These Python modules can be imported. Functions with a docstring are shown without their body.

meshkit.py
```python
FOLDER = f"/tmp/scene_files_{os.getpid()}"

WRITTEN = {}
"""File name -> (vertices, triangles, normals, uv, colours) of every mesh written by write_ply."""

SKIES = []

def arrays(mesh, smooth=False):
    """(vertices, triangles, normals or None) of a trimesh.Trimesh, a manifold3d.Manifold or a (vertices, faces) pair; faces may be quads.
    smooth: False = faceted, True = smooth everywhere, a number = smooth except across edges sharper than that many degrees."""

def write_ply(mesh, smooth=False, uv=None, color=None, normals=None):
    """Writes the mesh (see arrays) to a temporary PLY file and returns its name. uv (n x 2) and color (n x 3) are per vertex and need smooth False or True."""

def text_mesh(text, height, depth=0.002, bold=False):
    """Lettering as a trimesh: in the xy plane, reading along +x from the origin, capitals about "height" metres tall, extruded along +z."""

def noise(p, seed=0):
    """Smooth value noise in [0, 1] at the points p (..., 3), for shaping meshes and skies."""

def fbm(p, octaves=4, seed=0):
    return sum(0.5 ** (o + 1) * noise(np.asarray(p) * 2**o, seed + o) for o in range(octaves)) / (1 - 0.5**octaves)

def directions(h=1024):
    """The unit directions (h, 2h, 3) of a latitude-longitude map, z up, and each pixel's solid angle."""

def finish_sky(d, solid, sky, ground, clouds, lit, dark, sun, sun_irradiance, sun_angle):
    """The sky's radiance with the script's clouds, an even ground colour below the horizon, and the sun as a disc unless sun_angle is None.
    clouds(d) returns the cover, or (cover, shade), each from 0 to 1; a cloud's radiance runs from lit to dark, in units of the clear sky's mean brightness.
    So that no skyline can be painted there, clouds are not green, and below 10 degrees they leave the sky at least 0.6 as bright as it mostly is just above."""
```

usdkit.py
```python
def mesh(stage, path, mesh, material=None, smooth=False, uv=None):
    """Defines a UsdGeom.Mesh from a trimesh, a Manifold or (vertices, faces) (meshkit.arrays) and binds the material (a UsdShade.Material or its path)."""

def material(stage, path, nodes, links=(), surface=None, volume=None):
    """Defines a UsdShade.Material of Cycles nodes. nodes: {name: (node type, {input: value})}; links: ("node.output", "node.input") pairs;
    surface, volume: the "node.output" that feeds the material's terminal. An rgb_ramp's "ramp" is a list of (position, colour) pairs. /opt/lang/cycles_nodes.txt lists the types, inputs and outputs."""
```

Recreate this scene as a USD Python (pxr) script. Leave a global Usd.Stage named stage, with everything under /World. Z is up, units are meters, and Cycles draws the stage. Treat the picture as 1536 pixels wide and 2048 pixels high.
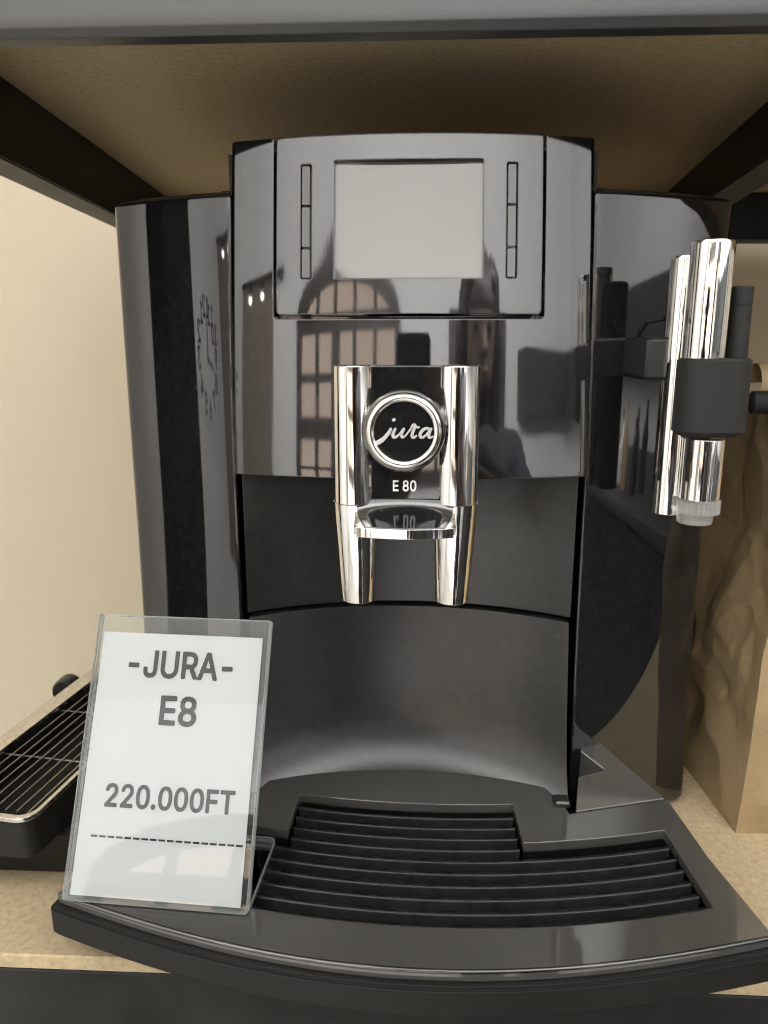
import math, numpy as np, trimesh, manifold3d as m3, usdkit, meshkit
from pxr import Usd, UsdGeom, UsdLux, UsdShade, Gf, Sdf
from shapely.geometry import Polygon, LineString, Point, box as sbox
from shapely.ops import unary_union
from shapely import affinity

rng = np.random.default_rng(7)
stage = Usd.Stage.CreateInMemory()
UsdGeom.SetStageUpAxis(stage, 'Z')
UsdGeom.Xform.Define(stage, '/World')

# ------------------------------------------------------------------ camera
EYE = np.array([0, 0, .265])
PITCH, YAW, FPX = 12.9, 2.6, 1500.0
cam = UsdGeom.Camera.Define(stage, '/World/camera')
cam.AddTranslateOp().Set(Gf.Vec3d(*EYE))
cam.AddRotateZOp().Set(YAW)
cam.AddRotateXOp().Set(90 - PITCH)
cam.CreateHorizontalApertureAttr(36.0)
cam.CreateVerticalApertureAttr(48.0)
cam.CreateFocalLengthAttr(36.0 * FPX / 1536)
cam.CreateFStopAttr(22.0)
cam.CreateFocusDistanceAttr(.345)
cam.CreateClippingRangeAttr(Gf.Vec2f(.02, 100))
cam.CreateExposureAttr(0.42)

# ------------------------------------------------------------------ added area lights (no lamp body in the scene)
ADDED_LIGHT = 1.0
def rect_light(name, loc, w, h, power, color, rx=0, ry=0, rz=0):
    l = UsdLux.RectLight.Define(stage, '/World/' + name)
    l.AddTranslateOp().Set(Gf.Vec3d(*loc)); l.AddRotateXYZOp().Set(Gf.Vec3f(rx, ry, rz))
    l.CreateWidthAttr(w); l.CreateHeightAttr(h); l.CreateIntensityAttr(power); l.CreateColorAttr(Gf.Vec3f(*color))
    l.CreateNormalizeAttr(False)
    return l
# two added, unseen lights above the shelving, aimed at the far side of the shop: the machine is lit by what comes back from there
rect_light('added_bounce_light', (-.95, -.15, .98), 1.3, .36, 54.0 * ADDED_LIGHT, (.975, .985, 1.0), rx=-90)
rect_light('added_bounce_light_001', (.85, -.15, .98), 1.3, .36, 54.0 * ADDED_LIGHT, (.975, .985, 1.0), rx=-90)

# ------------------------------------------------------------------ materials
LOOK = '/World/Looks/'
UsdGeom.Scope.Define(stage, '/World/Looks')
def mat(name, color=(.8, .8, .8), rough=.5, metal=0., ior=1.5, bevel=0., bump=None, var=None, rvar=None, spec=None, extra=None, dust=None, specks=None):
    """bump (scale, distance, stretch xyz); var (scale, dark colour, stretch); rvar (scale, low, high); dust (scale, colour, amount)"""
    n = {'p': ('principled_bsdf', {'base_color': color, 'roughness': rough, 'metallic': metal, 'ior': ior, **(extra or {})}), 'tc': ('texture_coordinate', {})}
    l = []
    if spec is not None: n['p'][1]['specular_ior_level'] = spec
    nrm = None
    if bevel:
        n['bv'] = ('bevel', {'samples': 6, 'radius': bevel}); nrm = 'bv.bevel'
    if bump:
        n['bm'] = ('mapping', {'mapping_type': 'point', 'scale': bump[2] if len(bump) > 2 else (1, 1, 1)})
        n['bn'] = ('noise_texture', {'scale': bump[0], 'detail': 4.})
        n['bp'] = ('bump', {'strength': 1., 'distance': bump[1]})
        l += [('tc.object', 'bm.vector'), ('bm.vector', 'bn.vector'), ('bn.fac', 'bp.height')]
        if nrm: l.append((nrm, 'bp.normal'))
        nrm = 'bp.normal'
    if nrm: l.append((nrm, 'p.normal'))
    last = None
    if var:
        n['vm'] = ('mapping', {'mapping_type': 'point', 'scale': var[2] if len(var) > 2 else (1, 1, 1)})
        n['vn'] = ('noise_texture', {'scale': var[0], 'detail': 5., 'roughness': .65})
        n['vr'] = ('rgb_ramp', {'ramp': [(.3, var[1]), (.7, color)]})
        l += [('tc.object', 'vm.vector'), ('vm.vector', 'vn.vector'), ('vn.fac', 'vr.fac')]
        last = 'vr.color'
    if dust:
        n['dn'] = ('noise_texture', {'scale': dust[0], 'detail': 6., 'roughness': .7})
        n['dr'] = ('map_range', {'from_min': .45, 'from_max': .8, 'to_min': 0., 'to_max': dust[2], 'clamp': True})
        n['dm'] = ('mix_color', {'a': color, 'b': dust[1]})
        l += [('tc.object', 'dn.vector'), ('dn.fac', 'dr.value'), ('dr.result', 'dm.fac')]
        if last: l.append((last, 'dm.a'))
        last = 'dm.result'
    if specks:
        n['sn'] = ('noise_texture', {'scale': specks[0], 'detail': 1.})
        n['sr'] = ('map_range', {'from_min': specks[1], 'from_max': specks[1] + .03, 'to_min': 0., 'to_max': 1., 'clamp': True})
        n['sm'] = ('mix_color', {'a': color, 'b': specks[2]})
        l += [('tc.object', 'sn.vector'), ('sn.fac', 'sr.value'), ('sr.result', 'sm.fac')]
        if last: l.append((last, 'sm.a'))
        last = 'sm.result'
    if last: l.append((last, 'p.base_color'))
    if rvar:
        n['rn'] = ('noise_texture', {'scale': rvar[0], 'detail': 5., 'roughness': .7})
        n['rr'] = ('map_range', {'from_min': .35, 'from_max': .7, 'to_min': rvar[1], 'to_max': rvar[2], 'clamp': True})
        l += [('tc.object', 'rn.vector'), ('rn.fac', 'rr.value'), ('rr.result', 'p.roughness')]
    usdkit.material(stage, LOOK + name, n, l, surface='p.BSDF')
    return LOOK + name
def emit(name, color, s):
    usdkit.material(stage, LOOK + name, {'e': ('emission', {'color': color, 'strength': s})}, [], surface='e.emission')
    return LOOK + name

M = {}
M['piano'] = mat('piano_black', (.010, .010, .011), .03, ior=2.15, bevel=.0009, rvar=(35, .015, .06), dust=(220, (.05, .05, .048), .3), specks=(520, .80, (.14, .14, .135)))
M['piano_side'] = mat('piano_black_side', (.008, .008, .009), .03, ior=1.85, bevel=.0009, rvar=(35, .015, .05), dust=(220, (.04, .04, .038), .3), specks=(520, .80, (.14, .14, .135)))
M['piano_plate'] = mat('piano_black_dusty', (.072, .070, .065), .1, ior=2.2, bevel=.0009, rvar=(45, .03, .09), specks=(700, .79, (.13, .125, .12)), dust=(420, (.085, .08, .072), .3))
M['satin'] = mat('satin_black', (.017, .017, .016), .26, ior=1.6, bevel=.0006, bump=(1500, .00003), dust=(200, (.06, .06, .055), .25), specks=(520, .80, (.13, .13, .125)))
M['slat'] = mat('slat_black', (.016, .017, .017), .22, ior=1.5, bevel=.0006, rvar=(80, .2, .4), dust=(140, (.05, .05, .05), .4))
M['skirt'] = mat('skirt_black', (.011, .011, .010), .45, ior=1.35, bevel=.0008, bump=(1800, .00004))
M['gap'] = mat('gap_black', (.004, .004, .004), .6)
M['chrome'] = mat('chrome', (.88, .87, .85), .035, metal=1., bevel=.0004, bump=(22, .00022, (14, 14, .12)))
M['satin_chrome'] = mat('satin_chrome', (.92, .91, .89), .13, metal=1., bevel=.0003)
M['silver'] = mat('silver_lettering', (.80, .80, .80), .28, metal=.6, bevel=.0002)
M['white_print'] = mat('white_print', (.82, .82, .80), .5)
M['button'] = mat('button_grey', (.10, .10, .095), .22, ior=1.9, bevel=.0004)
M['screen'] = mat('screen_glass', (.17, .155, .135), .05, ior=2.1, rvar=(25, .02, .07))
M['rubber'] = mat('rubber', (.024, .024, .023), .6, ior=1.35, bevel=.0012, bump=(1400, .00005))
M['rail'] = mat('black_steel', (.007, .008, .008), .42, ior=1.3, bevel=.001, bump=(900, .00006), var=(30, (.024, .025, .024)))
M['rail_lit'] = mat('black_steel_lit', (.022, .024, .025), .34, ior=1.85, bevel=.001, bump=(900, .00006))  # lit copy of the black steel: brighter light on the upper rail put into colour
M['board'] = mat('hardboard', (.58, .46, .29), .75, bump=(700, .00016), var=(300, (.40, .305, .18)))
M['wall'] = mat('beige_wall', (.66, .575, .435), .9, bump=(9, .003), var=(2.5, (.635, .55, .41)))
M['room_wall'] = mat('pale_wall', (.80, .79, .775), .9, bump=(14, .004), var=(1.5, (.74, .73, .715)))
M['ceiling'] = mat('ceiling_white', (.8, .79, .76), .9, bump=(14, .004))
M['floor'] = mat('floor_tile', (.46, .44, .40), .4, var=(3, (.42, .40, .36)))
M['dark_wood'] = mat('dark_wood', (.05, .042, .036), .5, bump=(40, .0006, (1, 1, .1)))
M['darkgrey'] = mat('dark_grey_paint', (.045, .047, .05), .5)
M['curtain'] = mat('slatted_shutter', (.22, .185, .14), .7)
M['paper'] = mat('white_paper', (.665, .675, .69), .8, bump=(26, .0009))
M['ink'] = mat('grey_ink', (.018, .018, .018), .7)
M['kraft'] = mat('kraft_paper', (.40, .29, .16), .5, bump=(500, .0002), var=(240, (.345, .245, .13)))
M['steel'] = mat('brushed_steel', (.72, .70, .66), .22, metal=1., bevel=.0008, rvar=(120, .15, .3))
M['wire'] = mat('wire_steel', (.45, .43, .40), .3, metal=1.)
M['cloth'] = mat('dark_cloth', (.025, .025, .03), .9, bump=(300, .001))
M['skin'] = mat('skin', (.11, .07, .052), .6)  # kept dark in the colour so the head reads as a backlit silhouette
M['hair'] = mat('dark_hair', (.02, .015, .012), .5)
M['phone'] = mat('phone_black', (.02, .02, .022), .2)
M['bulb'] = emit('lamp_glow', (1, .95, .85), 16.)
M['daylight'] = emit('daylight_pane', (1., .79, .64), 1.7)
M['daylight_pale'] = emit('daylight_pane_pale', (1., .93, .74), 2.3)
M['clear'] = (usdkit.material(stage, LOOK + 'clear_acrylic', {
    'f': ('fresnel', {'IOR': 1.45}), 't': ('transparent_bsdf', {'color': (.965, .972, .968)}), 'g': ('glossy_bsdf', {'color': (1, 1, 1), 'roughness': .02}),
    'm': ('mix_closure', {})}, [('f.fac', 'm.fac'), ('t.BSDF', 'm.closure1'), ('g.BSDF', 'm.closure2')], surface='m.closure'), LOOK + 'clear_acrylic')[1]
M['clear_edge'] = mat('acrylic_edge', (.86, .90, .88), .08, ior=1.49, extra={'transmission_weight': .85})
M['clear_plastic'] = mat('clear_plastic', (.92, .92, .90), .12, ior=1.45, extra={'transmission_weight': .8})

# ------------------------------------------------------------------ helpers
used = {}
def path_for(parent, name):
    base = parent + '/' + name
    k = used.get(base, -1) + 1
    used[base] = k
    return base if k == 0 else f'{base}_{k:03d}'
def props(prim, label=None, cat=None, group=None, kind=None):
    for k, v in (('label', label), ('category', cat), ('group', group), ('kind', kind)):
        if v: prim.SetCustomDataByKey(k, v)
    return prim
def thing(name, label, cat, group=None, loc=None):
    p = path_for('/World', name)
    x = UsdGeom.Xform.Define(stage, p)
    props(x.GetPrim(), label, cat, group)
    return p
def obj(name, mesh, material, parent='/World', smooth=30, **kw):
    p = path_for(parent, name)
    m = usdkit.mesh(stage, p, mesh, M[material], smooth=smooth)
    props(m.GetPrim(), **kw)
    return p
def T(v, f): return trimesh.Trimesh(np.asarray(v, float), np.asarray(f, int), process=False)
def cat(ms): return trimesh.util.concatenate([to_tm(m) for m in ms])
def to_tm(m):
    if hasattr(m, 'to_mesh'):
        q = m.to_mesh(); return T(q.vert_properties[:, :3], q.tri_verts)
    return m
def to_mf(t): return m3.Manifold(m3.Mesh(np.asarray(t.vertices, np.float32), np.asarray(t.faces, np.uint32)))
def box(x0, x1, y0, y1, z0, z1):
    b = trimesh.creation.box([x1 - x0, y1 - y0, z1 - z0]); b.apply_translation([(x0 + x1) / 2, (y0 + y1) / 2, (z0 + z1) / 2]); return b
def cbox(x0, x1, y0, y1, z0, z1, c=.002):
    """box with chamfered edges"""
    pts = [(x, y, z) for x in (x0, x1) for y in (y0, y1) for z in (z0, z1)]
    out = []
    ce = np.array([(x0 + x1) / 2, (y0 + y1) / 2, (z0 + z1) / 2])
    for p in pts:
        s = np.sign(ce - np.array(p))
        for k in range(3):
            q = np.array(p) + s * c; q[k] = p[k]; out.append(q)
    return trimesh.convex.convex_hull(np.array(out))
def prism(poly, z0, z1):
    """plan polygon (shapely or points) extruded from z0 to z1"""
    if not hasattr(poly, 'exterior'): poly = Polygon(poly)
    m = trimesh.creation.extrude_polygon(poly, z1 - z0, engine='earcut'); m.apply_translation([0, 0, z0]); return m
def prism_xz(poly, y0, y1):
    """front-view polygon (x, z) extruded from y0 (front) to y1"""
    if not hasattr(poly, 'exterior'): poly = Polygon(poly)
    m = trimesh.creation.extrude_polygon(poly, y1 - y0, engine='earcut')
    v = m.vertices.copy(); m.vertices = np.stack([v[:, 0], y1 - v[:, 2], v[:, 1]], 1); return m
def rrect(x0, x1, z0, z1, r, n=6):
    return sbox(x0 + r, z0 + r, x1 - r, z1 - r).buffer(r, quad_segs=n)
def lathe(prof, c=(0, 0, 0), n=64):
    """prof: (r, z) points from bottom to top"""
    prof = np.array(prof, float); a = np.linspace(0, 2 * np.pi, n, endpoint=False)
    v = [np.stack([r * np.cos(a), r * np.sin(a), np.full(n, z)], 1) for r, z in prof]
    v.append(np.array([[0, 0, prof[0, 1]], [0, 0, prof[-1, 1]]])); v = np.vstack(v) + np.array(c)
    f = []; k = len(prof); i = np.arange(n); j = (i + 1) % n
    for q in range(k - 1):
        f += [np.stack([q * n + i, q * n + j, (q + 1) * n + j], 1), np.stack([q * n + i, (q + 1) * n + j, (q + 1) * n + i], 1)]
    f += [np.stack([np.full(n, k * n), j, i], 1), np.stack([np.full(n, k * n + 1), (k - 1) * n + i, (k - 1) * n + j], 1)]
    return T(v, np.vstack(f))
def tube(pts, r, n=10):
    pts = np.array(pts, float); r = np.broadcast_to(r, len(pts)); d = np.gradient(pts, axis=0); d /= np.linalg.norm(d, axis=1, keepdims=True)
    up = np.array([0, 0, 1.0]) if abs(d[0][2]) < .9 else np.array([1.0, 0, 0])
    a = np.linspace(0, 2 * np.pi, n, endpoint=False); v = []
    u = np.cross(d[0], up); u /= np.linalg.norm(u)
    for p, t, q in zip(pts, d, r):
        u = u - t * (u @ t); u /= np.linalg.norm(u); w = np.cross(t, u)
        v.append(p + q * (np.cos(a)[:, None] * u + np.sin(a)[:, None] * w))
    k = len(pts); v.append(pts[[0, -1]]); v = np.vstack(v); f = []; i = np.arange(n); j = (i + 1) % n
    for q in range(k - 1):
        f += [np.stack([q * n + i, q * n + j, (q + 1) * n + j], 1), np.stack([q * n + i, (q + 1) * n + j, (q + 1) * n + i], 1)]
    f += [np.stack([np.full(n, k * n), j, i], 1), np.stack([np.full(n, k * n + 1), (k - 1) * n + i, (k - 1) * n + j], 1)]
    return T(v, np.vstack(f))
def grid_slab(P, back):
    """thick sheet: P (m x n x 3) front surface, back = offset vector or array added for the rear surface"""
    m, n = P.shape[:2]; B = P + back; v = np.vstack([P.reshape(-1, 3), B.reshape(-1, 3)]); N = m * n
    I = np.arange(N).reshape(m, n); q = np.stack([I[:-1, :-1], I[:-1, 1:], I[1:, 1:], I[1:, :-1]], -1).reshape(-1, 4)
    f = [q[:, [0, 1, 2]], q[:, [0, 2, 3]], q[:, [2, 1, 0]] + N, q[:, [3, 2, 0]] + N]
    ring = np.concatenate([I[0, :], I[1:, -1], I[-1, -2::-1], I[-2:0:-1, 0]]); r2 = np.roll(ring, -1)
    f += [np.stack([ring, ring + N, r2 + N], 1), np.stack([ring, r2 + N, r2], 1)]
    t = T(v, np.vstack(f)); t.fix_normals(); return t
def xf(mesh, mat4): m = mesh.copy(); m.apply_transform(mat4); return m
def frame(o, u, v):
    u = np.array(u, float); u /= np.linalg.norm(u); v = np.array(v, float); v -= u * (u @ v); v /= np.linalg.norm(v)
    A = np.eye(4); A[:3, 0], A[:3, 1], A[:3, 2], A[:3, 3] = u, v, np.cross(u, v), o; return A

XC = -.0045      # the machine's middle plane
# ------------------------------------------------------------------ the setting: walls, floor and ceiling
Z0, Z1 = -1.25, 1.5
XL, XR, YB, YW = -2.9, 2.5, -2.65, .86
obj('back_wall', box(XL, XR, YW, YW + .1, Z0, Z1), 'wall', kind='structure')
obj('room_wall', box(XL, XR, YB - .1, YB, Z0, Z1), 'room_wall', kind='structure')
obj('side_wall', box(XL - .1, XL, YB - .1, YW + .1, Z0, Z1), 'room_wall', kind='structure')
obj('side_wall', box(XR, XR + .1, YB - .1, YW + .1, Z0, Z1), 'room_wall', kind='structure')
obj('ceiling', box(XL - .1, XR + .1, YB - .1, YW + .1, Z1, Z1 + .1), 'ceiling', kind='structure')
obj('floor', box(XL - .1, XR + .1, YB - .1, YW + .1, Z0 - .1, Z0), 'floor', kind='structure')

# ------------------------------------------------------------------ shelving unit
sh = thing('shelving_unit', 'black steel shelving unit with brown hardboard shelves that holds the coffee machine', 'shelving')
SX0, SX1, SY0, SY1 = -.235, 1.0, .272, .80
obj('shelf_board', cbox(SX0, SX1, SY0, SY1, -.0075, 0, .0008), 'board', sh, label='lower brown hardboard shelf under the machine')
obj('front_rail', cat([cbox(SX0, SX1, SY0 + .0005, SY0 + .003, -.075, -.008, .001), box(SX0, SX1, SY0 + .003, SY0 + .03, -.012, -.008)]), 'rail', sh, label='lower front rail')
ZU = .40
obj('shelf_board', cbox(SX0 - .02, SX1, .309, .80, ZU, ZU + .008, .0008), 'board', sh, label='upper brown hardboard shelf seen from below')
rp = [(.310, .3733), (.305, .3742), (.3025, .377), (.3017, .381), (.3017, .430), (.306, .4315), (.310, .4315)]
rail = trimesh.creation.extrude_polygon(Polygon(rp), SX1 - SX0 + .03, engine='earcut')
v = rail.vertices.copy(); rail.vertices = np.stack([SX0 - .03 + v[:, 2], v[:, 0], v[:, 1]], 1); rail.fix_normals()
# the rail is a touch nearer on the right
obj('front_rail', rail, 'rail_lit', sh, label='upper front rail with rolled lower lip')
def beam(p0, p1, p2, p3, z0, z1, t, **kw):
    """side beam: inner face from p0 to p1 (x, y) """
    (x0, y0), (x1, y1) = p0, p1
    poly = Polygon([(x0, y0), (x1, y1), (x1 + t, y1), (x0 + t, y0)])
    return prism(poly, z0, z1)
obj('side_beam', cat([beam((-.212, .3115), (-.247, .80), 0, 0, .359, ZU - .0005, -.003), beam((-.213, .3115), (-.248, .80), 0, 0, .359, .3615, -.022)]), 'rail', sh)
obj('side_beam', cat([beam((.181, .3115), (.234, .80), 0, 0, .369, ZU - .0005, .003), beam((.182, .3115), (.235, .80), 0, 0, .367, .369, .024)]), 'rail', sh)
obj('rear_beam', cbox(SX0 - .02, SX1, .765, .80, .358, ZU - .001, .001), 'rail', sh)
obj('rear_beam', cbox(SX0, SX1, .765, .80, -.05, -.008, .001), 'rail', sh)
for k in range(2):
    xa = -.284 - k * .045
    pl = box(xa, xa + .042, .2845, .286, -.7, .9)
    cuts = []
    for i in range(33):
        z = -.68 + i * .048
        cuts.append(prism_xz(Polygon([(xa + .013, z), (xa + .020, z), (xa + .027, z + .014), (xa + .020, z + .014)]), .27, .30))
    pm = to_mf(pl) - m3.Manifold.batch_boolean([to_mf(c) for c in cuts], m3.OpType.Add)
    obj('post', cat([to_tm(pm), box(xa + (.0395 if k == 0 else 0), xa + (.042 if k == 0 else .0025), .286, .328, -.7, .9)]), 'rail', sh, smooth=False)
obj('post', cat([box(.96, 1.002, .283, .286, -.7, .9), box(.9995, 1.002, .286, .328, -.7, .9)]), 'rail', sh, smooth=False)

# ------------------------------------------------------------------ coffee machine
cm = thing('coffee_machine', 'large glossy black automatic coffee machine with chrome spouts and grey screen', 'coffee machine')
YL, RT = .362, .33
def lean(z):
    """the front leans back a little and straightens towards the top, where its edge is rounded"""
    t = np.maximum(z - .2, 0); u = np.clip(t - .10, 0, .06)
    return .052 * np.minimum(t, .10) + .052 * (u - u * u / .09)
def taper(z):
    """the tower narrows towards the top"""
    t = np.maximum(z - .2, 0); return np.maximum(.09 * t + .38 * t * t - lean(z), 0) / .375
def tower_xyz(v):
    v = np.array(v); k = taper(v[:, 2]); v[:, 1] += lean(v[:, 2]); v[:, 0] = XC + (v[:, 0] - XC) * (1 - k); v[:, 2] -= np.maximum(v[:, 2] - .265, 0) * k; return v
def warp_tower(t): return T(tower_xyz(t.vertices), t.faces)
HW, ZL, ZT = .0893, .1985, .3608
def tower_plan(hw, front=0., back=.60, r=.002):
    x = np.linspace(-hw, hw, 97); y = YL + RT - np.sqrt(RT ** 2 - x ** 2) + front
    # softly rounded front corners
    d = hw - np.abs(x)
    y = y + np.where(d < r, r - np.sqrt(np.maximum(r * r - (r - d) ** 2, 0)), 0)
    return Polygon(list(zip(x + XC, y)) + [(hw + XC, back), (-hw + XC, back)])
XD = -.0055
def cutter(x0, x1, z0, z1, y0=.30, y1=.42, r=.002): return to_mf(prism_xz(rrect(x0, x1, z0, z1, r), y0, y1))
DH, DZ = .0643, .2772
body = to_mf(prism(tower_plan(HW), ZL, ZT))
slot_cut = cutter(XD - DH - .0016, XD + DH + .0016, DZ - .0022, ZT + .02, .3, .385, .002)
tower = (body - slot_cut).refine_to_length(.004)
obj('tower_housing', warp_tower(to_tm(tower)), 'piano', cm)
# display block
disp = to_mf(prism(tower_plan(HW, -.0006, .383), DZ - .01, ZT)) ^ cutter(XD - DH, XD + DH, DZ, ZT + .02, .3, .4, .0018)
SH_, SZ0, SZ1 = .0356, .2940, .3486
disp = disp - cutter(XD - SH_, XD + SH_, SZ0, SZ1, .3, .3712, .0008)
BT = [(.3282, .3472), (.3085, .3279), (.2941, .3082)]
for s in (-1, 1):
    disp = disp - cutter(XD + s * .0494 - .0027, XD + s * .0494 + .0027, .2938, .3475, .3, .3725, .001)
dpath = obj('display_panel', warp_tower(to_tm(disp.refine_to_length(.004))), 'piano', cm)
sc = prism_xz(rrect(XD - SH_ - .0005, XD + SH_ + .0005, SZ0 - .0005, SZ1 + .0005, .0008), .3672, .3705)
sm = to_tm(to_mf(sc).refine_to_length(.006))
v = tower_xyz(sm.vertices); obj('screen', T(v, sm.faces), 'screen', cm, label='grey glass screen set into the display panel')
for s in (-1, 1):
    for z0, z1 in BT:
        b = to_mf(prism_xz(rrect(XD + s * .0494 - .0020, XD + s * .0494 + .0018, z0 + .0004, z1 - .0004, .0005), .3652 + .0002, .3735)).refine_to_length(.004)
        obj('button', warp_tower(to_tm(b)), 'button', cm)
# dark inner carcass seen in the gaps
obj('inner_frame', cat([box(XC - .098, XC + .098, .41, .60, .01, .34), box(XC - .088, XC + .088, .386, .60, .30, .352)]), 'gap', cm)

# side wings
def wing_lean(z): return .05 * np.maximum(z - .13, 0) ** 2 - .35 * np.maximum(.17 - z, 0) ** 2
def wing(side):
    xin, xout = .0903, (.1575 if side > 0 else .1500)
    a = np.radians(np.linspace(13, 31, 40)); R = (xout - xin) / (np.sin(a[-1]) - np.sin(a[0]))
    x = xin + R * (np.sin(a) - np.sin(a[0])); y = .3775 + R * (np.cos(a[0]) - np.cos(a))
    # corner turning to the flank
    rc = .010; b = np.radians(np.linspace(31, 86, 12)[1:])
    x2 = x[-1] + rc * (np.sin(b) - np.sin(a[-1])); y2 = y[-1] + rc * (np.cos(a[-1]) - np.cos(b))
    # rounded inner lip
    ri = .0012; c = np.radians(np.linspace(-80, 13, 8)[:-1])
    x0 = x[0] + ri * (np.sin(c) - np.sin(a[0])); y0 = y[0] + ri * (np.cos(a[0]) - np.cos(c))
    X = np.concatenate([x0, x, x2, [x2[-1] + .003, x2[-1] - .004, x0[0]]]); Y = np.concatenate([y0, y, y2, [.62, .655, .655]])
    zt = .3345
    zs = np.unique(np.concatenate([np.linspace(.006, zt - .003, 56), zt - .003 + .003 * np.sin(np.linspace(0, np.pi / 2, 6))]))
    rings = []
    cx, cy = X.mean(), Y.mean()
    for z in zs:
        ins = .003 - np.sqrt(max(.003 ** 2 - max(z - (zt - .003), 0) ** 2, 0))
        px = X + np.sign(cx - X) * ins * np.minimum(np.abs(cx - X) / .02, 1); py = Y + ins * np.where(Y < .5, 1, -1)
        px = px - .088 * taper(np.array([z]))[0] * np.clip((.13 - px) / .042, 0, 1)
        rings.append(np.stack([px * side + XC, py + wing_lean(z), np.full(len(px), z)], 1))
    P = np.array(rings); k, n = P.shape[:2]; I = np.arange(k * n).reshape(k, n); J = np.roll(I, -1, 1)
    f = np.vstack([np.stack([I[:-1].ravel(), J[:-1].ravel(), J[1:].ravel()], 1), np.stack([I[:-1].ravel(), J[1:].ravel(), I[1:].ravel()], 1)])
    cap = trimesh.creation.triangulate_polygon(Polygon(P[-1][:, :2]), engine='earcut')
    top = T(np.column_stack([cap[0], np.full(len(cap[0]), zs[-1])]), cap[1])
    t = cat([T(P.reshape(-1, 3), f), top]); t.merge_vertices(); t.fix_normals(); return t
wr = wing(1); wl = wing(-1)
obj('side_panel', wl, 'piano_side', cm, smooth=35)
obj('side_panel', wr, 'piano_side', cm, smooth=35)
# low sloping feet in front of the wings
for s in (-1, 1):
    A, C, D = np.array([.0930, .3840, .0553]), np.array([.0824, .3435, .0300]), np.array([.1300, .3532, .0326])
    pts = [q * [1, 1, g] + [0, 0, (1 - g) * .0015] for q in (A, C, D) for g in (0, 1)]
    h = [(.0876, .3735), (.1018, .3638), (.0850, .3590)]
    t = trimesh.convex.convex_hull(np.array(pts)); t.fix_normals()
    t = to_mf(t) - to_mf(prism(Polygon(h).buffer(-.001).buffer(.001), .012, .09))
    t = to_tm(t); w = np.array(t.vertices); w[:, 0] = s * (w[:, 0] - XC) + XC; t = T(w, t.faces); t.merge_vertices(); t.fix_normals()
    q = obj('base_corner', t, 'piano_plate', cm, smooth=20)
    fl = prism(Polygon(h).buffer(.0005), .0125, .0135); fl.vertices[:, 0] = s * (fl.vertices[:, 0] - XC) + XC
    obj('recess_floor', fl, 'gap', q)

# recess above the tray: concave rear panel and grounds drawer
def recess(z0, z1, fy, hw, nz=40, thick=.02, y_edge=None):
    z = np.linspace(z0, z1, nz); x = np.linspace(-hw, hw, 73); Zg, Xg = np.meshgrid(z, x, indexing='ij')
    P = np.stack([Xg + XC, fy(Xg, Zg), Zg], -1)
    return grid_slab(P, np.array([0, thick, 0]))
RC = .170
def conc(x): return -(RC - np.sqrt(RC ** 2 - x ** 2))
up = recess(.1228, .215, lambda x, z: .3985 + conc(x) * .98 + .0 * z, .0855)
obj('recess_panel', up, 'satin', cm)
def draw_y(x, z):
    q = np.clip((.1205 - z) / .09, 0, 1); e = (x / .0846) ** 2; return .3965 + conc(x) * (.98 + .25 * q) - (.012 - .002 * e) * q - (.018 - .010 * e) * q ** 7
dr = recess(.029, .1205, draw_y, .0846, nz=60)
obj('grounds_drawer', dr, 'satin', cm)
obj('locking_tab', cbox(XC + .0755, XC + .0835, .3400, .348, .0335, .0375, .001), 'satin', cm)

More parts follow.
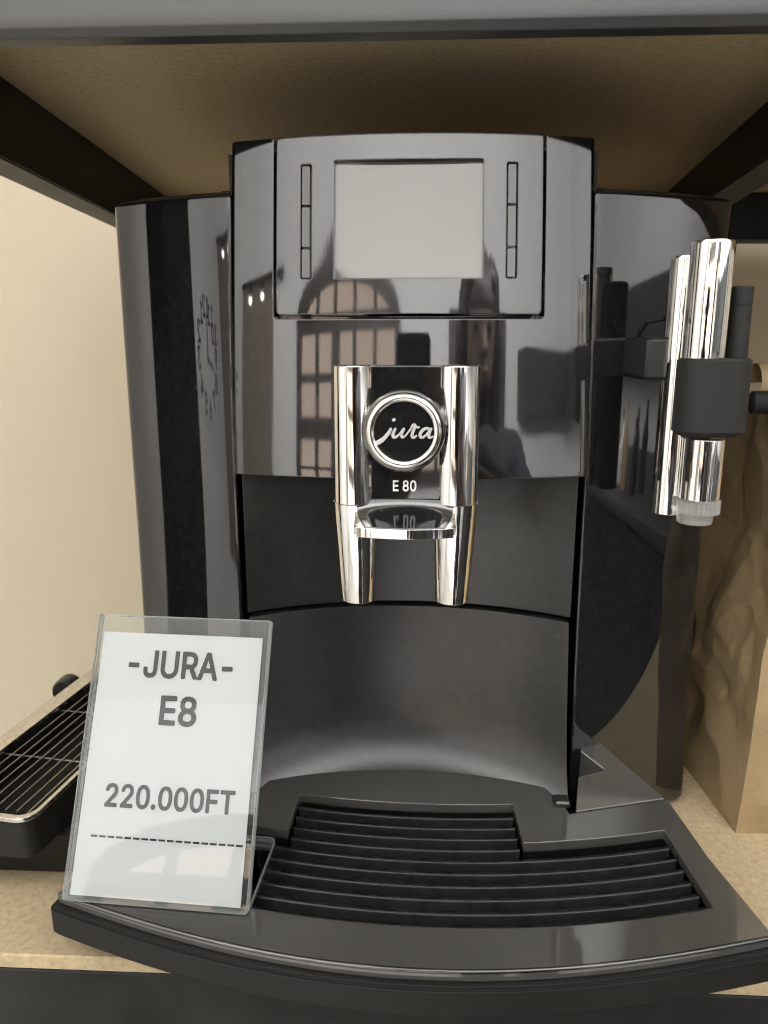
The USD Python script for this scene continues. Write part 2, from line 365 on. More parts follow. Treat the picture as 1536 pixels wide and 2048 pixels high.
# drip tray: base, plate with recess, floor, slats
qx = np.linspace(-.1515, .1430, 80)
def front_y(x): return np.interp(x, [-.1515, -.1065, -.063, -.0333, .0047, .0327, .0709, .1111, .1430], [.2690, .2541, .2428, .2382, .2362, .2369, .2416, .2500, .2590])
co = np.polyfit(qx, front_y(qx), 4); fy = np.polyval(co, qx)
arc = np.linspace(-.078, .0688, 40); rb = draw_y(arc - XC, .0345) - .0013
plate_pts = list(zip(qx, fy)) + [(.1345, .305), (.1300, .350), (.1070, .3432), (.0775, .3350), (.0755, .3435)] + list(zip(arc[::-1], rb[::-1])) + [(-.0845, .3435), (-.0865, .3350), (-.116, .3432), (-.139, .350), (-.1435, .305)]
plate = Polygon(plate_pts).buffer(0)
def gy(x, o): return .2578 + o + 1.2 * (x - .010) ** 2
gx = np.linspace(-.131, .1235, 50)
GL = lambda o: -.1335 + .085 * o; GR = lambda o: .1250 - .085 * o
def seg(o, xa, xb, n=30): xs = np.linspace(xa, xb, n); return list(zip(xs, gy(xs, o)))
NL, NR = -.0600, .0506
OM, OB = .0520, .0825
grill = Polygon(seg(0, GL(0), GR(0)) + seg(OM, GR(OM), NR + .0008) + seg(OB, NR - .0006, NL + .0006)[0:] + seg(OM, NL - .0008, GL(OM))).buffer(-.0012).buffer(.0012)
pm = to_mf(prism(plate, .0300, .0345)) - to_mf(prism(grill, .02, .04))
tp = obj('tray_plate', to_tm(pm), 'piano_plate', cm)
obj('plate_edge', tube(list(zip(qx, fy + .0006, np.full(len(qx), .0339))), .00085, 14), 'piano', tp, smooth=True)
obj('tray_floor', prism(grill.buffer(.003), .0200, .0215), 'slat', cm)
obj('tray_lip', to_tm(to_mf(prism(grill.buffer(.0012), .0214, .0300)) - to_mf(prism(grill, .01, .04))), 'slat', cm)
base = plate.buffer(.0035, quad_segs=4)
base2 = plate.buffer(.0022)
obj('tray_base', to_tm((to_mf(prism(base, .0180, .0285)) + to_mf(prism(base2, .0160, .0297))) - to_mf(prism(grill, .0215, .06))), 'skirt', cm)
obj('machine_foot', cbox(XC - .11, XC + .11, .30, .64, 0, .0125, .002), 'skirt', cm)
for k in range(11):
    o0 = .0006 + k * .0080; o1 = o0 + .0063
    if o1 > OB: break
    if o1 < OM: xa, xb = GL(o0) + .0012, GR(o1) - .0012
    else: xa, xb = NL + .0012, NR - .0012
    xs = np.linspace(xa, xb, 48)
    prof = [(o0, .0235), (o0, .0318), (o0 + .0003, .0325), (o0 + .0009, .0328), (o0 + .0016, .0326), (o1 - .0006, .0300), (o1, .0292), (o1, .0235)]
    P = np.array([[(x, gy(x, o), z) for o, z in prof] for x in xs]); n = len(prof)
    I = np.arange(len(xs) * n).reshape(len(xs), n); J = np.roll(I, -1, 1)
    f = np.vstack([np.stack([I[:-1].ravel(), I[1:].ravel(), J[1:].ravel()], 1), np.stack([I[:-1].ravel(), J[1:].ravel(), J[:-1].ravel()], 1)])
    c0 = [[0, i, i + 1] for i in range(1, n - 1)]; c1 = [[I[-1, 0], I[-1, i + 1], I[-1, i]] for i in range(1, n - 1)]
    t = T(P.reshape(-1, 3), np.vstack([f, c0, c1])); t.fix_normals(); obj('tray_slat', t, 'slat', cm)

# ---- coffee spout
SXC = -.0050
SYF = .3000           # front of the chrome cylinders
rc = .0088; xo = .0299 - rc
for s in (-1, 1):
    c = (SXC + s * xo, SYF + rc, 0)
    obj('chrome_column', lathe([(rc - .0004, .1985), (rc, .1989), (rc, .2548), (rc - .0005, .2553)], c, 96), 'chrome', cm)
    cn = (SXC + s * (xo - .0008), SYF + .0132, 0)
    a = np.array([0.0])
    noz = lathe([(.0060, .1536), (.0066, .1535), (.0073, .1541), (.0079, .163), (.0093, .190), (.0096, .1982)], cn, 96)
    noz.vertices[:, 0] += s * (.0010) * ((noz.vertices[:, 2] - .148) / .05)
    obj('coffee_nozzle', noz, 'chrome', cm)
# housing behind, reaching back to the tower
obj('spout_housing', cbox(SXC - .0285, SXC + .0285, SYF + .009, .372, .187, .2535, .002), 'piano', cm)
hx = xo - .0005
zz = np.linspace(.1935, .2551, 40); xx = np.linspace(-hx - .004, hx + .004, 60); Zg, Xg = np.meshgrid(zz, xx, indexing='ij')
zz = np.linspace(.1990, .2551, 40); Zg, Xg = np.meshgrid(zz, xx, indexing='ij')
yf = SYF + .0022 + .0040 * (1 - (Xg / (hx + .004)) ** 2) * .6
obj('spout_front', grid_slab(np.stack([Xg + SXC, yf, Zg], -1), np.array([0, .006, 0])), 'piano', cm)
# scoop under the front: chrome carrier, glossy black inlay that mirrors the lettering, chrome front edge
def scoop(wf, t0, t1, lift, n=40, m=24):
    tt = np.linspace(t0, t1, m); S_ = np.linspace(-1, 1, n); P = []
    for t in tt:
        x = wf(t) * S_; yt = SYF + .0046 - .0024 * (x / .0195) ** 2; yb = SYF - .0105 + .0034 * (x / .0195) ** 2
        f = .25 * t + .75 * t ** 2
        P.append(np.stack([x + SXC, yt + (yb - yt) * f - lift * .4, np.full(n, .2006 - .0093 * (t ** .85)) + lift], 1))
    return np.array(P)
obj('spout_scoop', grid_slab(scoop(lambda t: .0205, 0, 1, 0), np.array([0, .001, -.003])), 'chrome', cm)
obj('spout_visor', grid_slab(scoop(lambda t: .0199 * (1 - .20 * t ** 3), 0, .985, .0004), np.array([0, .0003, -.0006])), 'piano', cm)
ex = np.linspace(-.0197, .0197, 40); ey = SYF - .0109 + .0034 * (ex / .0195) ** 2
edge = Polygon(list(zip(ex + SXC, ey)) + [(SXC + .0197, SYF + .008), (SXC - .0197, SYF + .008)])
obj('visor_edge', prism(edge, .1875, .1915), 'chrome', cm)
# badge
BC = np.array([-.0056, SYF - .0005, .2294])
def disc_y(prof, c, n=96):
    m = lathe(prof, (0, 0, 0), n); v = m.vertices.copy(); m.vertices = np.stack([v[:, 0], -v[:, 2], v[:, 1]], 1) + c; m.fix_normals(); return m
bz = obj('badge', disc_y([(.0166, -.007), (.0166, -.0008), (.0160, .0002), (.0152, .0004)], BC), 'piano', cm)
ring = trimesh.creation.annulus(.0124, .0150, .0014, sections=96)
tor = [(.0119 + .0016 * (1 - math.cos(a)), .0013 * math.sin(a)) for a in np.linspace(0, math.pi, 16)]
def ring_y(prof, c, n=96):
    prof = np.array(prof); a = np.linspace(0, 2 * np.pi, n, endpoint=False); k = len(prof)
    v = np.vstack([np.stack([r * np.cos(a), np.full(n, -h), r * np.sin(a)], 1) for r, h in prof]) + c
    f = []; i = np.arange(n); j = (i + 1) % n
    for q in range(k):
        w = (q + 1) % k; f += [np.stack([q * n + i, q * n + j, w * n + j], 1), np.stack([q * n + i, w * n + j, w * n + i], 1)]
    t = T(v, np.vstack(f)); t.fix_normals(); return t
obj('badge_ring', ring_y(tor, BC + [0, -.0004, 0]), 'satin_chrome', bz)
# script lettering on the badge, drawn as brush strokes (units: badge radius ~ 1)
S = [[(590, 543, 9), (596, 540, 9)], [(572, 606, 8), (560, 630, 10), (540, 655, 11), (508, 690, 11), (480, 708, 9), (456, 720, 6)], [(456, 720, 5), (480, 690, 4), (540, 655, 4), (566, 632, 4)],
     [(604, 606, 8), (590, 632, 9), (588, 656, 9), (604, 664, 8), (630, 646, 6), (652, 618, 6)], [(664, 606, 8), (648, 640, 9), (652, 662, 8), (668, 660, 5), (690, 634, 5), (716, 600, 5)],
     [(716, 600, 5), (732, 576, 8), (744, 582, 8), (738, 604, 8), (726, 630, 9), (722, 655, 9), (734, 665, 7), (752, 652, 5)], [(744, 584, 7), (760, 594, 6), (770, 592, 6)],
     [(842, 610, 7), (818, 600, 8), (790, 620, 9), (778, 646, 9), (788, 664, 8), (812, 656, 6), (842, 618, 6)], [(856, 604, 8), (842, 636, 9), (840, 658, 9), (852, 665, 7), (868, 656, 4)]]
S = [[((x - 665) / 265, (625 - y) / 265, 1.2 * w / 265) for x, y, w in q] for q in S]
def stroke(pts):
    p = np.array(pts); s = np.linspace(0, 1, len(p)); t = np.linspace(0, 1, 24)
    if len(p) > 2:
        from scipy.interpolate import CubicSpline
        q = CubicSpline(s, p)(t)
    else: q = np.stack([np.interp(t, s, p[:, k]) for k in range(3)], 1)
    return unary_union([LineString([q[i, :2], q[i + 1, :2]]).buffer(max((q[i, 2] + q[i + 1, 2]) / 2, .012), quad_segs=3) for i in range(len(q) - 1)])
script = unary_union([stroke(s) for s in S]).simplify(.006)
script = affinity.affine_transform(script, [.0150, 0, 0, .0150, BC[0], BC[2]])
obj('badge_lettering', cat([prism_xz(g, BC[1] - .0010, BC[1] - .0003) for g in getattr(script, 'geoms', [script])]), 'silver', bz, smooth=False)
te = meshkit.text_mesh('E 80', .0043, .0003, bold=True)
te.apply_transform(np.diag([.80, 1, 1, 1])); w = te.bounds[1][0] - te.bounds[0][0]
te = xf(te, frame([-.0057 - w / 2, SYF + .0043, .2043], [1, 0, 0], [0, 0, 1]))
obj('model_lettering', te, 'white_print', cm, smooth=False)

# ---- milk frother on the right wing
FX, FY = .1222, .336
fr = obj('frother_body', lathe([(.0086, .2570), (.0090, .2573), (.0090, .3040), (.0085, .3052)], (FX, FY, 0), 96), 'chrome', cm, label='tall chrome frother cylinder')
obj('frother_cylinder', lathe([(.0068, .1872), (.0070, .1876), (.0070, .2990), (.0065, .3002)], (FX - .0068, FY + .0090, 0), 80), 'chrome', cm, label='slimmer chrome cylinder behind the tall one')
slv = rrect(FX - .0100, FX + .0205, FY - .0106, FY + .0116, .0104, 10)
zc = [(.2240, -.0030), (.2247, -.0012), (.2260, 0), (.2560, 0), (.2568, -.0006)]
slm = cat([to_tm(m3.Manifold.batch_boolean([to_mf(prism(slv.buffer(zc[i][1]), zc[i][0], zc[i + 1][0] if i + 1 < len(zc) else .2575)) for i in range(len(zc))], m3.OpType.Add))])
obj('added_dark_cylinder', lathe([(.0070, .1858), (.0078, .1866), (.0078, .2945), (.0066, .2958)], (.1195, .3560, 0), 64), 'skirt', cm)  # hidden cylinder added to give the side panel a dark reflection
obj('frother_sleeve', slm, 'rubber', cm, smooth=50)
obj('frother_knob', lathe([(.0046, .2570), (.0044, .2790), (.0042, .2796), (.0045, .2800), (.0045, .2868), (.0040, .2876)], (FX + .0166, FY + .006, 0), 48), 'rubber', cm)
obj('frother_outlet', lathe([(.0085, .1955), (.0088, .1960), (.0088, .2228)], (FX + .0040, FY, 0), 80), 'chrome', cm)
a = np.linspace(0, 2 * np.pi, 120, endpoint=False)
rr = .0092 + .00022 * np.sign(np.sin(a * 30)); tip = Polygon(np.stack([FX + .0040 + rr * np.cos(a), FY + rr * np.sin(a)], 1))
obj('milk_nozzle', cat([prism(tip, .1895, .1953), lathe([(.0070, .1845), (.0076, .1850), (.0080, .1894)], (FX + .0030, FY, 0), 48)]), 'clear_plastic', cm, smooth=40)
obj('frother_arm', cbox(FX - .0215, FX - .006, FY + .008, FY + .056, .2475, .2665, .0015), 'satin', cm)
obj('frother_hose', tube([(FX - .014, FY + .045, .262), (FX - .0165, FY + .040, .268), (FX - .0150, FY + .034, .2735), (FX - .009, FY + .026, .2750)], .0013), 'rubber', cm)

# ------------------------------------------------------------------ sign holder with price card
BL = np.array([-.1467, .2665, .0355]); BR = np.array([-.0682, .2617, .0355]); TL = np.array([-.1442, .3185, .1405])
A = frame(BL, BR - BL, TL - BL); W = np.linalg.norm(BR - BL); H = .1185
def loc(mesh): return xf(mesh, A)
sg = thing('sign_holder', 'slanted clear acrylic sign holder standing on the left of the drip tray', 'sign holder')
obj('front_sheet', loc(box(0, W, 0, H, .0014, .0028)), 'clear', sg, smooth=False)
obj('back_sheet', loc(box(0, W, 0, H, -.0016, -.0002)), 'clear', sg, smooth=False)
for nm, b in (('edge', box(-.0005, 0, 0, H, -.0016, -.0002)), ('edge', box(-.0005, 0, 0, H, .0014, .0028)), ('edge', box(W, W + .0005, 0, H, -.0016, -.0002)), ('edge', box(W, W + .0005, 0, H, .0014, .0028)), ('edge', box(0, W, H, H + .0005, -.0016, .0028)), ('edge', box(0, W, -.0006, 0, -.0016, .0028))):
    obj(nm, loc(b), 'clear_edge', sg, smooth=False)
u = A[:3, 0]; bk = np.array([-u[1], u[0], 0])
F = frame(BL + [0, 0, -.0006], u, bk)
obj('foot', xf(prism(rrect(0, W, .0015, .046, .003), -.0001, .0013), F), 'clear', sg, smooth=False)
ft = rrect(0, W, .0015, .046, .003)
obj('foot_edge', xf(prism(ft.buffer(.0007).difference(ft), -.0001, .0013), F), 'clear_edge', sg, smooth=False)
pc = thing('price_card', 'white paper price card with grey lettering inside the clear acrylic holder', 'price card')
PW = W - .006; PH = H - .0072
nx, ny = 24, 30; X, Y = np.meshgrid(np.linspace(.0018, W - .0030, nx), np.linspace(.0012, PH, ny)); 
obj('paper', loc(grid_slab(np.stack([X, Y, np.full_like(X, .0006)], -1), np.array([0, 0, -.0003]))), 'paper', pc)
def letters(text, h, depth, grow):
    """lettering of the kit, each character made heavier by grow x its height"""
    t = meshkit.text_mesh(text, h, depth, bold=True); top = t.vertices[:, 2] > depth / 2
    f = t.faces[top[t.faces].all(1)]
    sh = unary_union([Polygon(t.vertices[q][:, :2]).buffer(1e-7) for q in f]).buffer(grow * h, quad_segs=2).simplify(h * .004)
    return cat([trimesh.creation.extrude_polygon(g, depth, engine='earcut') for g in getattr(sh, 'geoms', [sh])])
def line(text, cx, y, h, width, dy=0, bold=True):
    t = letters(text, h, .00012, .009); b = t.bounds; s = width / (b[1][0] - b[0][0])
    t.vertices = (t.vertices - [(b[0][0] + b[1][0]) / 2, 0, 0]) * [s, 1, 1] + [cx, y, .00085]
    obj('lettering', loc(t), 'ink', pc, smooth=False)
TXT = [('-JURA-', .0393, .0923, .0112, .0480), ('E8', .0405, .0722, .0118, .0168), ('220.000FT', .0408, .0372, .0090, .0575)]
for t in TXT: line(*t)
for k in range(18):
    x = .0070 + k * .00376 + .0008
    obj('dash', loc(box(x, x + .0029, .0245, .0253, .0008, .0009)), 'ink', pc, smooth=False)

# ------------------------------------------------------------------ paper bag
bag = thing('paper_bag', 'crumpled brown kraft paper bag standing on the shelf at the right', 'paper bag')
def bag_wall(p0, p1, zt0, zt1, lean0, lean1, n=130, m=190, seed=0, name='side'):
    s = np.linspace(0, 1, n); t = np.linspace(0, 1, m); Sg, Tg = np.meshgrid(s, t)
    b = np.array(p0)[None, None] * (1 - Sg[..., None]) + np.array(p1)[None, None] * Sg[..., None]
    zt = zt0 * (1 - Sg) + zt1 * Sg
    L = np.array(lean0)[None, None] * (1 - Sg[..., None]) + np.array(lean1)[None, None] * Sg[..., None]
    P = np.stack([b[..., 0] + L[..., 0] * Tg, b[..., 1] + L[..., 1] * Tg, zt * Tg], -1)
    zz = P[..., 2:] * [[[34., 0, 0]]] + [[[.5, 3., 7.]]]
    P[..., 0] += .009 * Tg ** .3 * (meshkit.noise(zz, 5) - .5); P[..., 1] += .006 * Tg ** .3 * (meshkit.noise(zz + 9, 5) - .5)
    return P, Sg, Tg
def crumple(P, amp, seed, fold=0.):
    """paper crumples: irregular flat facets that meet in creases"""
    r = np.random.default_rng(seed); m, n = P.shape[:2]; out = np.zeros((m, n))
    S_ = np.stack([np.hypot(P[..., 0] - P[0, 0, 0], P[..., 1] - P[0, 0, 1]), P[..., 2]], -1)
    S_ = S_ + .012 * np.stack([meshkit.noise(P * 30 + 3, seed), meshkit.noise(P * 30 + 9, seed)], -1)
    lo, hi = S_.min((0, 1)), S_.max((0, 1))
    for cells, w in ((18, 1.), (64, .5), (220, .10)):
        c = lo + r.random((cells, 2)) * (hi - lo); g = r.normal(0, 1, (cells, 2)); g *= np.minimum(1, 1.15 / np.linalg.norm(g, axis=1))[:, None]; h = r.normal(0, .2, cells)
        d = np.linalg.norm(S_[:, :, None] - c, axis=-1); size = math.sqrt((hi - lo).prod() / cells)
        pl = h + ((S_[:, :, None] - c) * g).sum(-1) / size * .6 - (d / size) * .9
        out -= pl.max(-1) * w * amp
    nv = np.cross(P[-1, 0] - P[0, 0], P[0, -1] - P[0, 0]); nv /= np.linalg.norm(nv)
    if nv @ (EYE - P.mean((0, 1))) < 0: nv = -nv
    e = np.minimum(np.linspace(0, 1, m) * 12, 1)[:, None] * np.minimum(np.minimum(np.linspace(0, 1, n), np.linspace(1, 0, n)) * 9, 1)[None]
    out = out - out.mean() - fold * (1 - np.abs(np.linspace(-1, 1, n)))[None] * np.linspace(0, 1, m)[:, None] ** .7
    return P + nv * (out * e)[..., None]
C1 = (.177, .372); C0 = (.166, .520); C2 = (.42, .3735)
Pa, Sa, Ta = bag_wall(C0, C1, .236, .228, (.012, 0), (.018, .006), seed=1)
Pb, Sb, Tb = bag_wall(C1, C2, .228, .222, (.018, .006), (.01, .006), seed=2)
obj('side_face', grid_slab(crumple(Pa, .0075, 3, .012), np.array([.0006, .0004, 0])), 'kraft', bag, smooth=40)
obj('front_face', grid_slab(crumple(Pb, .0085, 4), np.array([.0003, .0008, 0])), 'kraft', bag, smooth=40)
Pc, _, _ = bag_wall((.150, .520), (.40, .50), .226, .250, (.012, -.02), (.0, -.02))
obj('rear_face', grid_slab(crumple(Pc, .006, 9), np.array([0, .0007, 0])), 'kraft', bag, smooth=40)
th = np.linspace(0, 1.6 * np.pi, 40)
curl = np.array([[(x, .425 + .010 * np.cos(t), .2455 + .011 * np.sin(t) + .004 * math.sin(x * 60)) for x in np.linspace(.1835, .40, 30)] for t in th])
obj('curled_rim', grid_slab(curl, np.array([0, .0002, .0005])), 'kraft', bag, smooth=40)
tb = tube([(.1775, .415, .2325), (.1790, .4148, .2325), (.20, .413, .2325), (.40, .405, .233)], [.003, .0060, .0066, .0070], 32)
obj('dark_tube', tb, 'rubber', '/World', smooth=40, label='dark grey rounded tube lying across the open top of the paper bag', cat='tube')

# ------------------------------------------------------------------ second coffee machine at the left: its drip tray
lm = thing('espresso_machine', 'low black espresso machine base with wire drip grid at the left edge of the shelf', 'espresso machine')
ZT2 = .050
c_r, c_b = np.array([-.1752, .2968]), np.array([-.211, .4448])
P_fr = np.array([-.1765, .2960]); d_r = np.array([.0065, .0438]); d_r = d_r / np.linalg.norm(d_r)   # direction of the right rim
d_f = np.array([-d_r[1], d_r[0]])
TW, TL_ = .064, .19
A2 = np.eye(4); A2[:2, 0] = -d_f; A2[:2, 1] = d_r; A2[:2, 3] = P_fr     # local x to the right, y to the back, origin at the front right corner
outer = rrect(-TW, 0, 0, TL_, .009, 8); inner = rrect(-TW + .010, -.0022, .0030, TL_ - .006, .007, 8)
obj('tray_rim', xf(to_tm(to_mf(prism(outer, ZT2 - .0022, ZT2)) - to_mf(prism(inner, 0, .1))), A2), 'steel', lm)
obj('tray_well', xf(cat([prism(outer.buffer(-.002), ZT2 - .022, ZT2 - .020), to_tm(to_mf(prism(outer.buffer(-.0015), ZT2 - .022, ZT2 - .0024)) - to_mf(prism(inner, 0, .1)))]), A2), 'gap', lm)
for x in np.linspace(-TW + .015, -.0075, 8):
    obj('grid_wire', xf(tube([(x, .009, ZT2 - .003), (x, TL_ - .005, ZT2 - .003)], .00038, 6), A2), 'wire', lm)
for y in (.055, .105, .150):
    obj('grid_wire', xf(tube([(-TW + .007, y, ZT2 - .0042), (-.003, y, ZT2 - .0038)], .00045, 6), A2), 'wire', lm)
obj('base', cbox(-.24, -.166, .322, .43, 0, .0265, .003), 'skirt', lm)
obj('body', xf(cbox(-TW + .004, -.003, .03, TL_ - .002, .0266, ZT2 - .0225, .002), A2), 'gap', lm)
obj('tray_handle', xf(cbox(-.026, -.006, .165, .185, .0502, .066, .002), A2), 'satin', lm)
obj('knob', disc_y([(.007, -.006), (.0085, -.005), (.0085, .004), (.0075, .006)], np.array([-.2310, .450, .0390]), 32), 'satin', lm)

# ------------------------------------------------------------------ what the glossy panels mirror: the shop behind the camera
wn = thing('window', 'wide dark framed grid window with sunlit courtyard, mirrored in the machine front', 'window')
WX0, WX1, WZ0, WZ1, wy = -1.62, -.22, -.30, .64, YB
cols = np.linspace(WX0, WX1, 6); rows = [WZ0, -.06, .18, .42, WZ1]
obj('frame', cat([cbox(WX0 - .05, WX0 + .01, wy, wy + .06, WZ0 - .05, WZ1 + .05), cbox(WX1 - .01, WX1 + .05, wy, wy + .06, WZ0 - .05, WZ1 + .05), cbox(WX0 + .011, WX1 - .011, wy, wy + .06, WZ1 - .01, WZ1 + .05), cbox(WX0 + .011, WX1 - .011, wy, wy + .06, WZ0 - .05, WZ0 + .01)]), 'dark_wood', wn)
for i, c in enumerate(cols[1:-1]):
    w = .055 if i == 1 else .022
    obj('mullion', cbox(c - w, c + w, wy + .001, wy + .05, WZ0 + .011, WZ1 - .011), 'dark_wood', wn)
for i, r in enumerate(rows[1:-1]):
    w = .055 if i == 1 else .022
    obj('glazing_bar', cbox(WX0 + .011, WX1 - .011, wy + .002, wy + .045, r - w, r + w), 'dark_wood', wn)
for i in range(5):
    for j in range(4):
        obj('pane', box(cols[i], cols[i + 1], wy + .004, wy + .008, rows[j], rows[j + 1]), 'daylight_pale' if (i > 1 and j == 2) else 'daylight', wn, smooth=False)
aa = np.linspace(0, np.pi, 40); AX, AR = (WX0 + WX1) / 2, (WX1 - WX0) / 2 - .01
head = Polygon([(AX - .08 + (AR + (.08 if c > 0 else -.08)) * c, WZ1 + .03 + .235 * s_) for c, s_ in zip(np.cos(aa), np.sin(aa))])
def flipy(poly, y0, y1): return prism_xz(poly, y0, y1)
obj('arched_frame', flipy(head.buffer(.06).difference(head.buffer(-.045)).intersection(sbox(-9, WZ1 + .051, 9, 9)), wy, wy + .08), 'dark_wood', wn)
obj('pane', flipy(head.intersection(sbox(-9, WZ1 + .051, 9, 9)), wy + .004, wy + .008), 'daylight', wn, smooth=False)
for c in cols[1:-1]: obj('mullion', cbox(c - .02, c + .02, wy + .001, wy + .05, WZ1 + .052, WZ1 + .03 + .20 * math.sqrt(max(1 - ((c - AX) / AR) ** 2, 0))), 'dark_wood', wn)
gd = thing('glazed_door', 'dark framed glazed door with pale daylight behind the photographer', 'door')
DX0, DX1, DZ1 = .55, 1.22, .66
obj('frame', cat([cbox(DX0 - .06, DX0 + .05, wy, wy + .06, Z0, DZ1 + .06), cbox(DX1 - .05, DX1 + .06, wy, wy + .06, Z0, DZ1 + .06), cbox(DX0 + .051, DX1 - .051, wy, wy + .06, DZ1 - .04, DZ1 + .06), cbox(DX0 + .051, DX1 - .051, wy, wy + .06, Z0, .1)]), 'dark_wood', gd)
obj('pane', box(DX0 + .05, DX1 - .05, wy + .004, wy + .008, .1, DZ1 - .04), 'daylight_pale', gd, smooth=False)
obj('handle', tube([(DX0 + .02, wy + .065, -.1), (DX0 + .02, wy + .09, -.1), (DX0 + .12, wy + .09, -.1)], .008), 'steel', gd)
st = thing('slatted_shutter', 'brown slatted shutter on the wall left of the grid window', 'shutter')
for k in range(14):
    obj('slat', cbox(-2.86 + k * .05, -2.815 + k * .05, wy, wy + .03, -.9, 1.0, .004), 'curtain', st)
wc = thing('wall_cabinet', 'long dark grey wall cabinet on the right side of the shop', 'cabinet')
obj('carcass', cbox(1.5, 2.49, YB, YB + .25, .22, .56, .01), 'darkgrey', wc)
obj('carcass', cbox(2.2, 2.49, YB + .255, -.2, .22, .56, .01), 'darkgrey', wc)
ct = thing('counter', 'black shop counter standing along the right wall', 'counter')
obj('front', cbox(1.35, 2.48, -1.7, .20, Z0, -.17, .01), 'gap', ct)
obj('top', cbox(1.32, 2.49, -1.75, .25, -.169, -.13, .008), 'darkgrey', ct)
BT_ = [(.036, .22, 'piano'), (.033, .26, 'kraft'), (.038, .20, 'white_print'), (.034, .27, 'gap'), (.036, .24, 'dark_wood'), (.033, .23, 'steel')]
LB = ['shiny black bottle', 'brown paper wrapped bottle', 'short white bottle', 'tall matt black bottle', 'dark brown bottle', 'grey metal bottle']
for (r_, h_, m_), lb, (bx_, by_) in zip(BT_, LB, ((1.52, -.62), (1.50, -.74), (1.56, -.84), (1.60, -.54), (1.66, -.70), (1.64, -.92))):
    props(stage.GetPrimAtPath(obj('bottle', lathe([(r_ * .9, 0), (r_, .006), (r_, h_ * .62), (r_ * .42, h_ * .8), (r_ * .36, h_ * .97), (r_ * .4, h_)], (bx_, by_, -.129), 24), m_)), lb + ' on the counter to the right', 'bottle', 'bottles on the counter')
ck = thing('wall_clock', 'round white wall clock with black numerals on the left wall', 'clock')
def wallx(mesh, y, z, x=XL + .03): return xf(mesh, frame([x, y, z], [0, 1, 0], [0, 0, 1]))
CKY, CKZ = -2.12, .27
obj('face', wallx(lathe([(.37, -.02), (.385, 0), (.38, .005)], n=64), CKY, CKZ), 'white_print', ck)
for h in range(1, 13):
    an = math.radians(90 - 30 * h); t = meshkit.text_mesh(str(h), .12, .004, bold=True); b = t.bounds; t.apply_translation([-(b[0][0] + b[1][0]) / 2 + .285 * math.cos(an), -.06 + .285 * math.sin(an), .007])
    obj('numeral', wallx(t, CKY, CKZ), 'gap', ck, smooth=False)
for an, L_ in ((200, .15), (95, .2)):
    t = cbox(-.03, L_ * 1.2, -.011, .011, .008, .012, .001); t.apply_transform(trimesh.transformations.rotation_matrix(math.radians(an), [0, 0, 1])); obj('hand', wallx(t, CKY, CKZ), 'gap', ck)
tl = thing('track_light', 'black track with small bright spot lamps on the far wall', 'lamp')
obj('track', cbox(-2.75, -1.85, -2.50, -2.47, .93, .96, .003), 'gap', tl)
for x in (-2.39, -1.99): obj('bracket', box(x - .01, x + .01, YB, -2.501, .935, .955), 'gap', tl)
for x in (-2.55, -2.28, -2.01):
    obj('spot', lathe([(.03, .87), (.035, .88), (.03, .929)], (x, -2.485, 0), 24), 'gap', tl)
    obj('bulb', trimesh.creation.icosphere(2, .026).apply_translation([x, -2.485, .862]), 'bulb', tl)

# the photographer, mirrored in the machine: standing behind the camera, phone held out in both hands
def limb(j):
    """hull chain of spheres (x, y, z, r)"""
    out = []
    for a, b in zip(j[:-1], j[1:]):
        out.append(m3.Manifold.batch_hull([m3.Manifold.sphere(q[3], 20).translate(q[:3]) for q in (a, b)]))
    return out
PX, PY = .31, -.60
def figure(parts, edge=.014, it=12):
    t = to_tm(m3.Manifold.batch_boolean(parts, m3.OpType.Add).refine_to_length(edge)); t.merge_vertices(); trimesh.smoothing.filter_taubin(t, iterations=it); return t
pr = thing('person', 'photographer in dark clothes holding up a phone, mirrored in the machine', 'person')
hd = np.array([PX - .02, PY + .05, .37])
body_parts = []
for sx in (-1, 1):
    body_parts += limb([(PX + sx * .09, PY, -.20, .095), (PX + sx * .10, PY + .02, -.70, .06), (PX + sx * .11, PY - .01, -1.17, .043)])
    body_parts += limb([(PX + sx * .11, PY - .03, -1.21, .038), (PX + sx * .12, PY + .14, -1.225, .026)])
    el = (PX + sx * .22, PY + .14, -.03, .042); ha = (.0 + sx * .055, -.075, .205, .026)
    body_parts += limb([(PX + sx * .175, PY, .14, .058), el, ha])
    pal = np.array([sx * .052, -.060, .222])
    body_parts += limb([(ha[0], ha[1], ha[2], .024), (*pal, .021)])
    for q in range(4):
        z = .205 + q * .015
        body_parts += limb([(pal[0], pal[1], z, .0085), (sx * .050, -.034, z + .004, .0082), (sx * .038, -.028, z + .007, .0075)])
    body_parts += limb([(pal[0], pal[1], .23, .010), (sx * .034, -.047, .243, .009), (sx * .022, -.044, .252, .008)])
body_parts += limb([(PX, PY, -.20, .15), (PX, PY, .0, .135), (PX, PY, .09, .14)])
body_parts += limb([(PX - .15, PY, .13, .07), (PX + .15, PY, .13, .07)])
body_parts += limb([(PX, PY, .15, .062), (PX - .01, PY + .03, .29, .055)])
body_parts += limb([(hd[0], hd[1], hd[2] + .03, .083), (hd[0], hd[1] + .025, hd[2] - .06, .058)])
body_parts += limb([(hd[0], hd[1] + .09, hd[2] - .005, .012), (hd[0], hd[1] + .102, hd[2] - .03, .015)])
for sx in (-1, 1): body_parts += limb([(hd[0] + sx * .082, hd[1] - .01, hd[2] + .01, .016), (hd[0] + sx * .078, hd[1] - .008, hd[2] - .025, .012)])
obj('body', figure(body_parts, .010, 8), 'skin', pr, smooth=True)
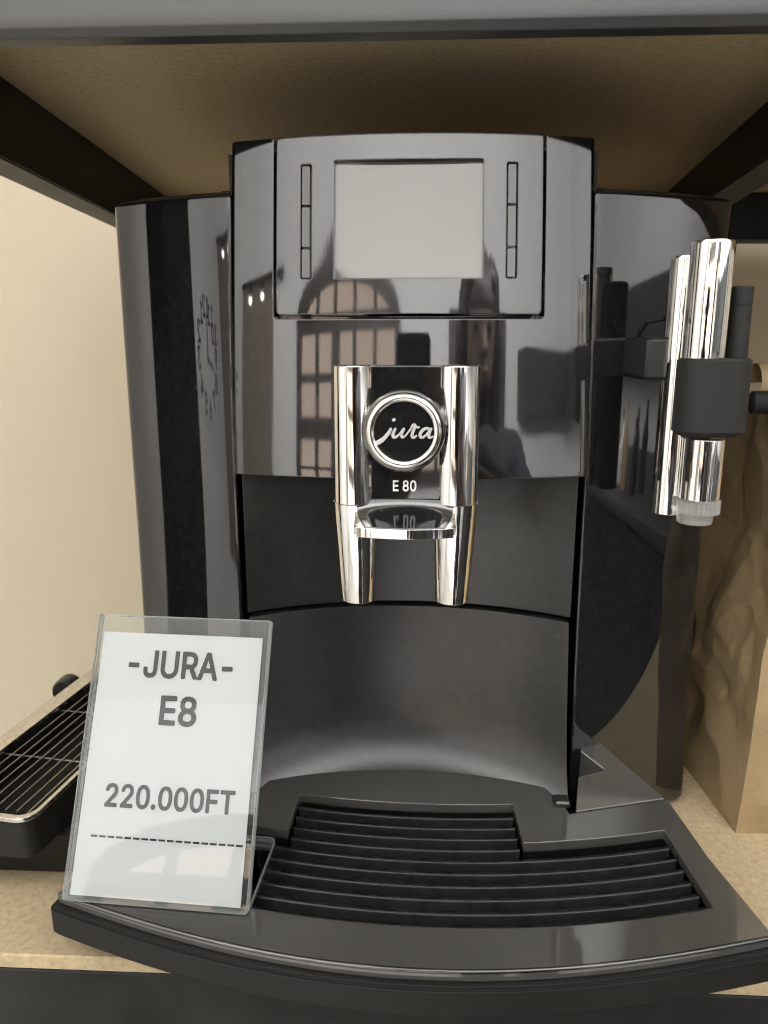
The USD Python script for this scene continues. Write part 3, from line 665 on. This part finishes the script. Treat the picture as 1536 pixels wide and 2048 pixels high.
hair = figure(limb([(hd[0], hd[1] - .006, hd[2] + .05, .090), (hd[0], hd[1] - .03, hd[2] - .01, .088), (hd[0], hd[1] - .045, hd[2] - .12, .085)]) + limb([(hd[0] - .045, hd[1] + .03, hd[2] + .085, .04), (hd[0] - .078, hd[1] + .015, hd[2] - .02, .03), (hd[0] - .075, hd[1] - .01, hd[2] - .15, .035)]) + limb([(hd[0] + .045, hd[1] + .03, hd[2] + .085, .04), (hd[0] + .078, hd[1] + .015, hd[2] - .02, .03), (hd[0] + .075, hd[1] - .01, hd[2] - .15, .035)]), .011, 6)
obj('hair', hair, 'hair', pr, smooth=True)
cl = limb([(PX, PY, -.22, .165), (PX, PY, .0, .150), (PX, PY, .09, .155)]) + limb([(PX - .15, PY, .13, .083), (PX + .15, PY, .13, .083)])
for sx in (-1, 1): cl += limb([(PX + sx * .175, PY, .14, .072), (PX + sx * .22, PY + .14, -.03, .056), (PX * .35 + sx * .095, -.22, .155, .044)])
obj('jumper', figure(cl, .014, 8), 'cloth', pr, smooth=True)
tr = []
for sx in (-1, 1): tr += limb([(PX + sx * .085, PY, -.19, .115), (PX + sx * .10, PY + .02, -.70, .078), (PX + sx * .11, PY - .01, -1.14, .062)])
obj('trousers', figure(tr, .016, 8), 'cloth', pr, smooth=True)
for sx in (-1, 1):
    obj('eye', trimesh.creation.icosphere(2, .011).apply_translation([hd[0] + sx * .031, hd[1] + .079, hd[2] + .012]), 'gap', pr, smooth=True)
    obj('shoe', figure(limb([(PX + sx * .11, PY - .04, -1.205, .045), (PX + sx * .12, PY + .15, -1.218, .032)]), .01, 5), 'gap', pr, smooth=True)
obj('mouth', cbox(hd[0] - .022, hd[0] + .022, hd[1] + .076, hd[1] + .083, hd[2] - .064, hd[2] - .056, .002), 'kraft', pr)
ph = thing('phone', 'black phone held upright in the hands of the photographer', 'phone')
obj('case', to_tm(to_mf(prism_xz(rrect(-.0375, .0375, .165, .315, .010), -.044, -.036))), 'phone', ph)
for x, z in ((-.012, .293), (-.012, .272), (-.026, .283)):
    obj('lens', disc_y([(.007, -.001), (.007, .0008), (.006, .0015)], np.array([x, -.0355, z]) ) if False else lathe([(.0, 0), (.007, 0), (.007, .002), (.0055, .0026)], n=32).apply_transform(trimesh.transformations.rotation_matrix(-math.pi / 2, [1, 0, 0])).apply_translation([x, -.0362, z]), 'gap', ph)
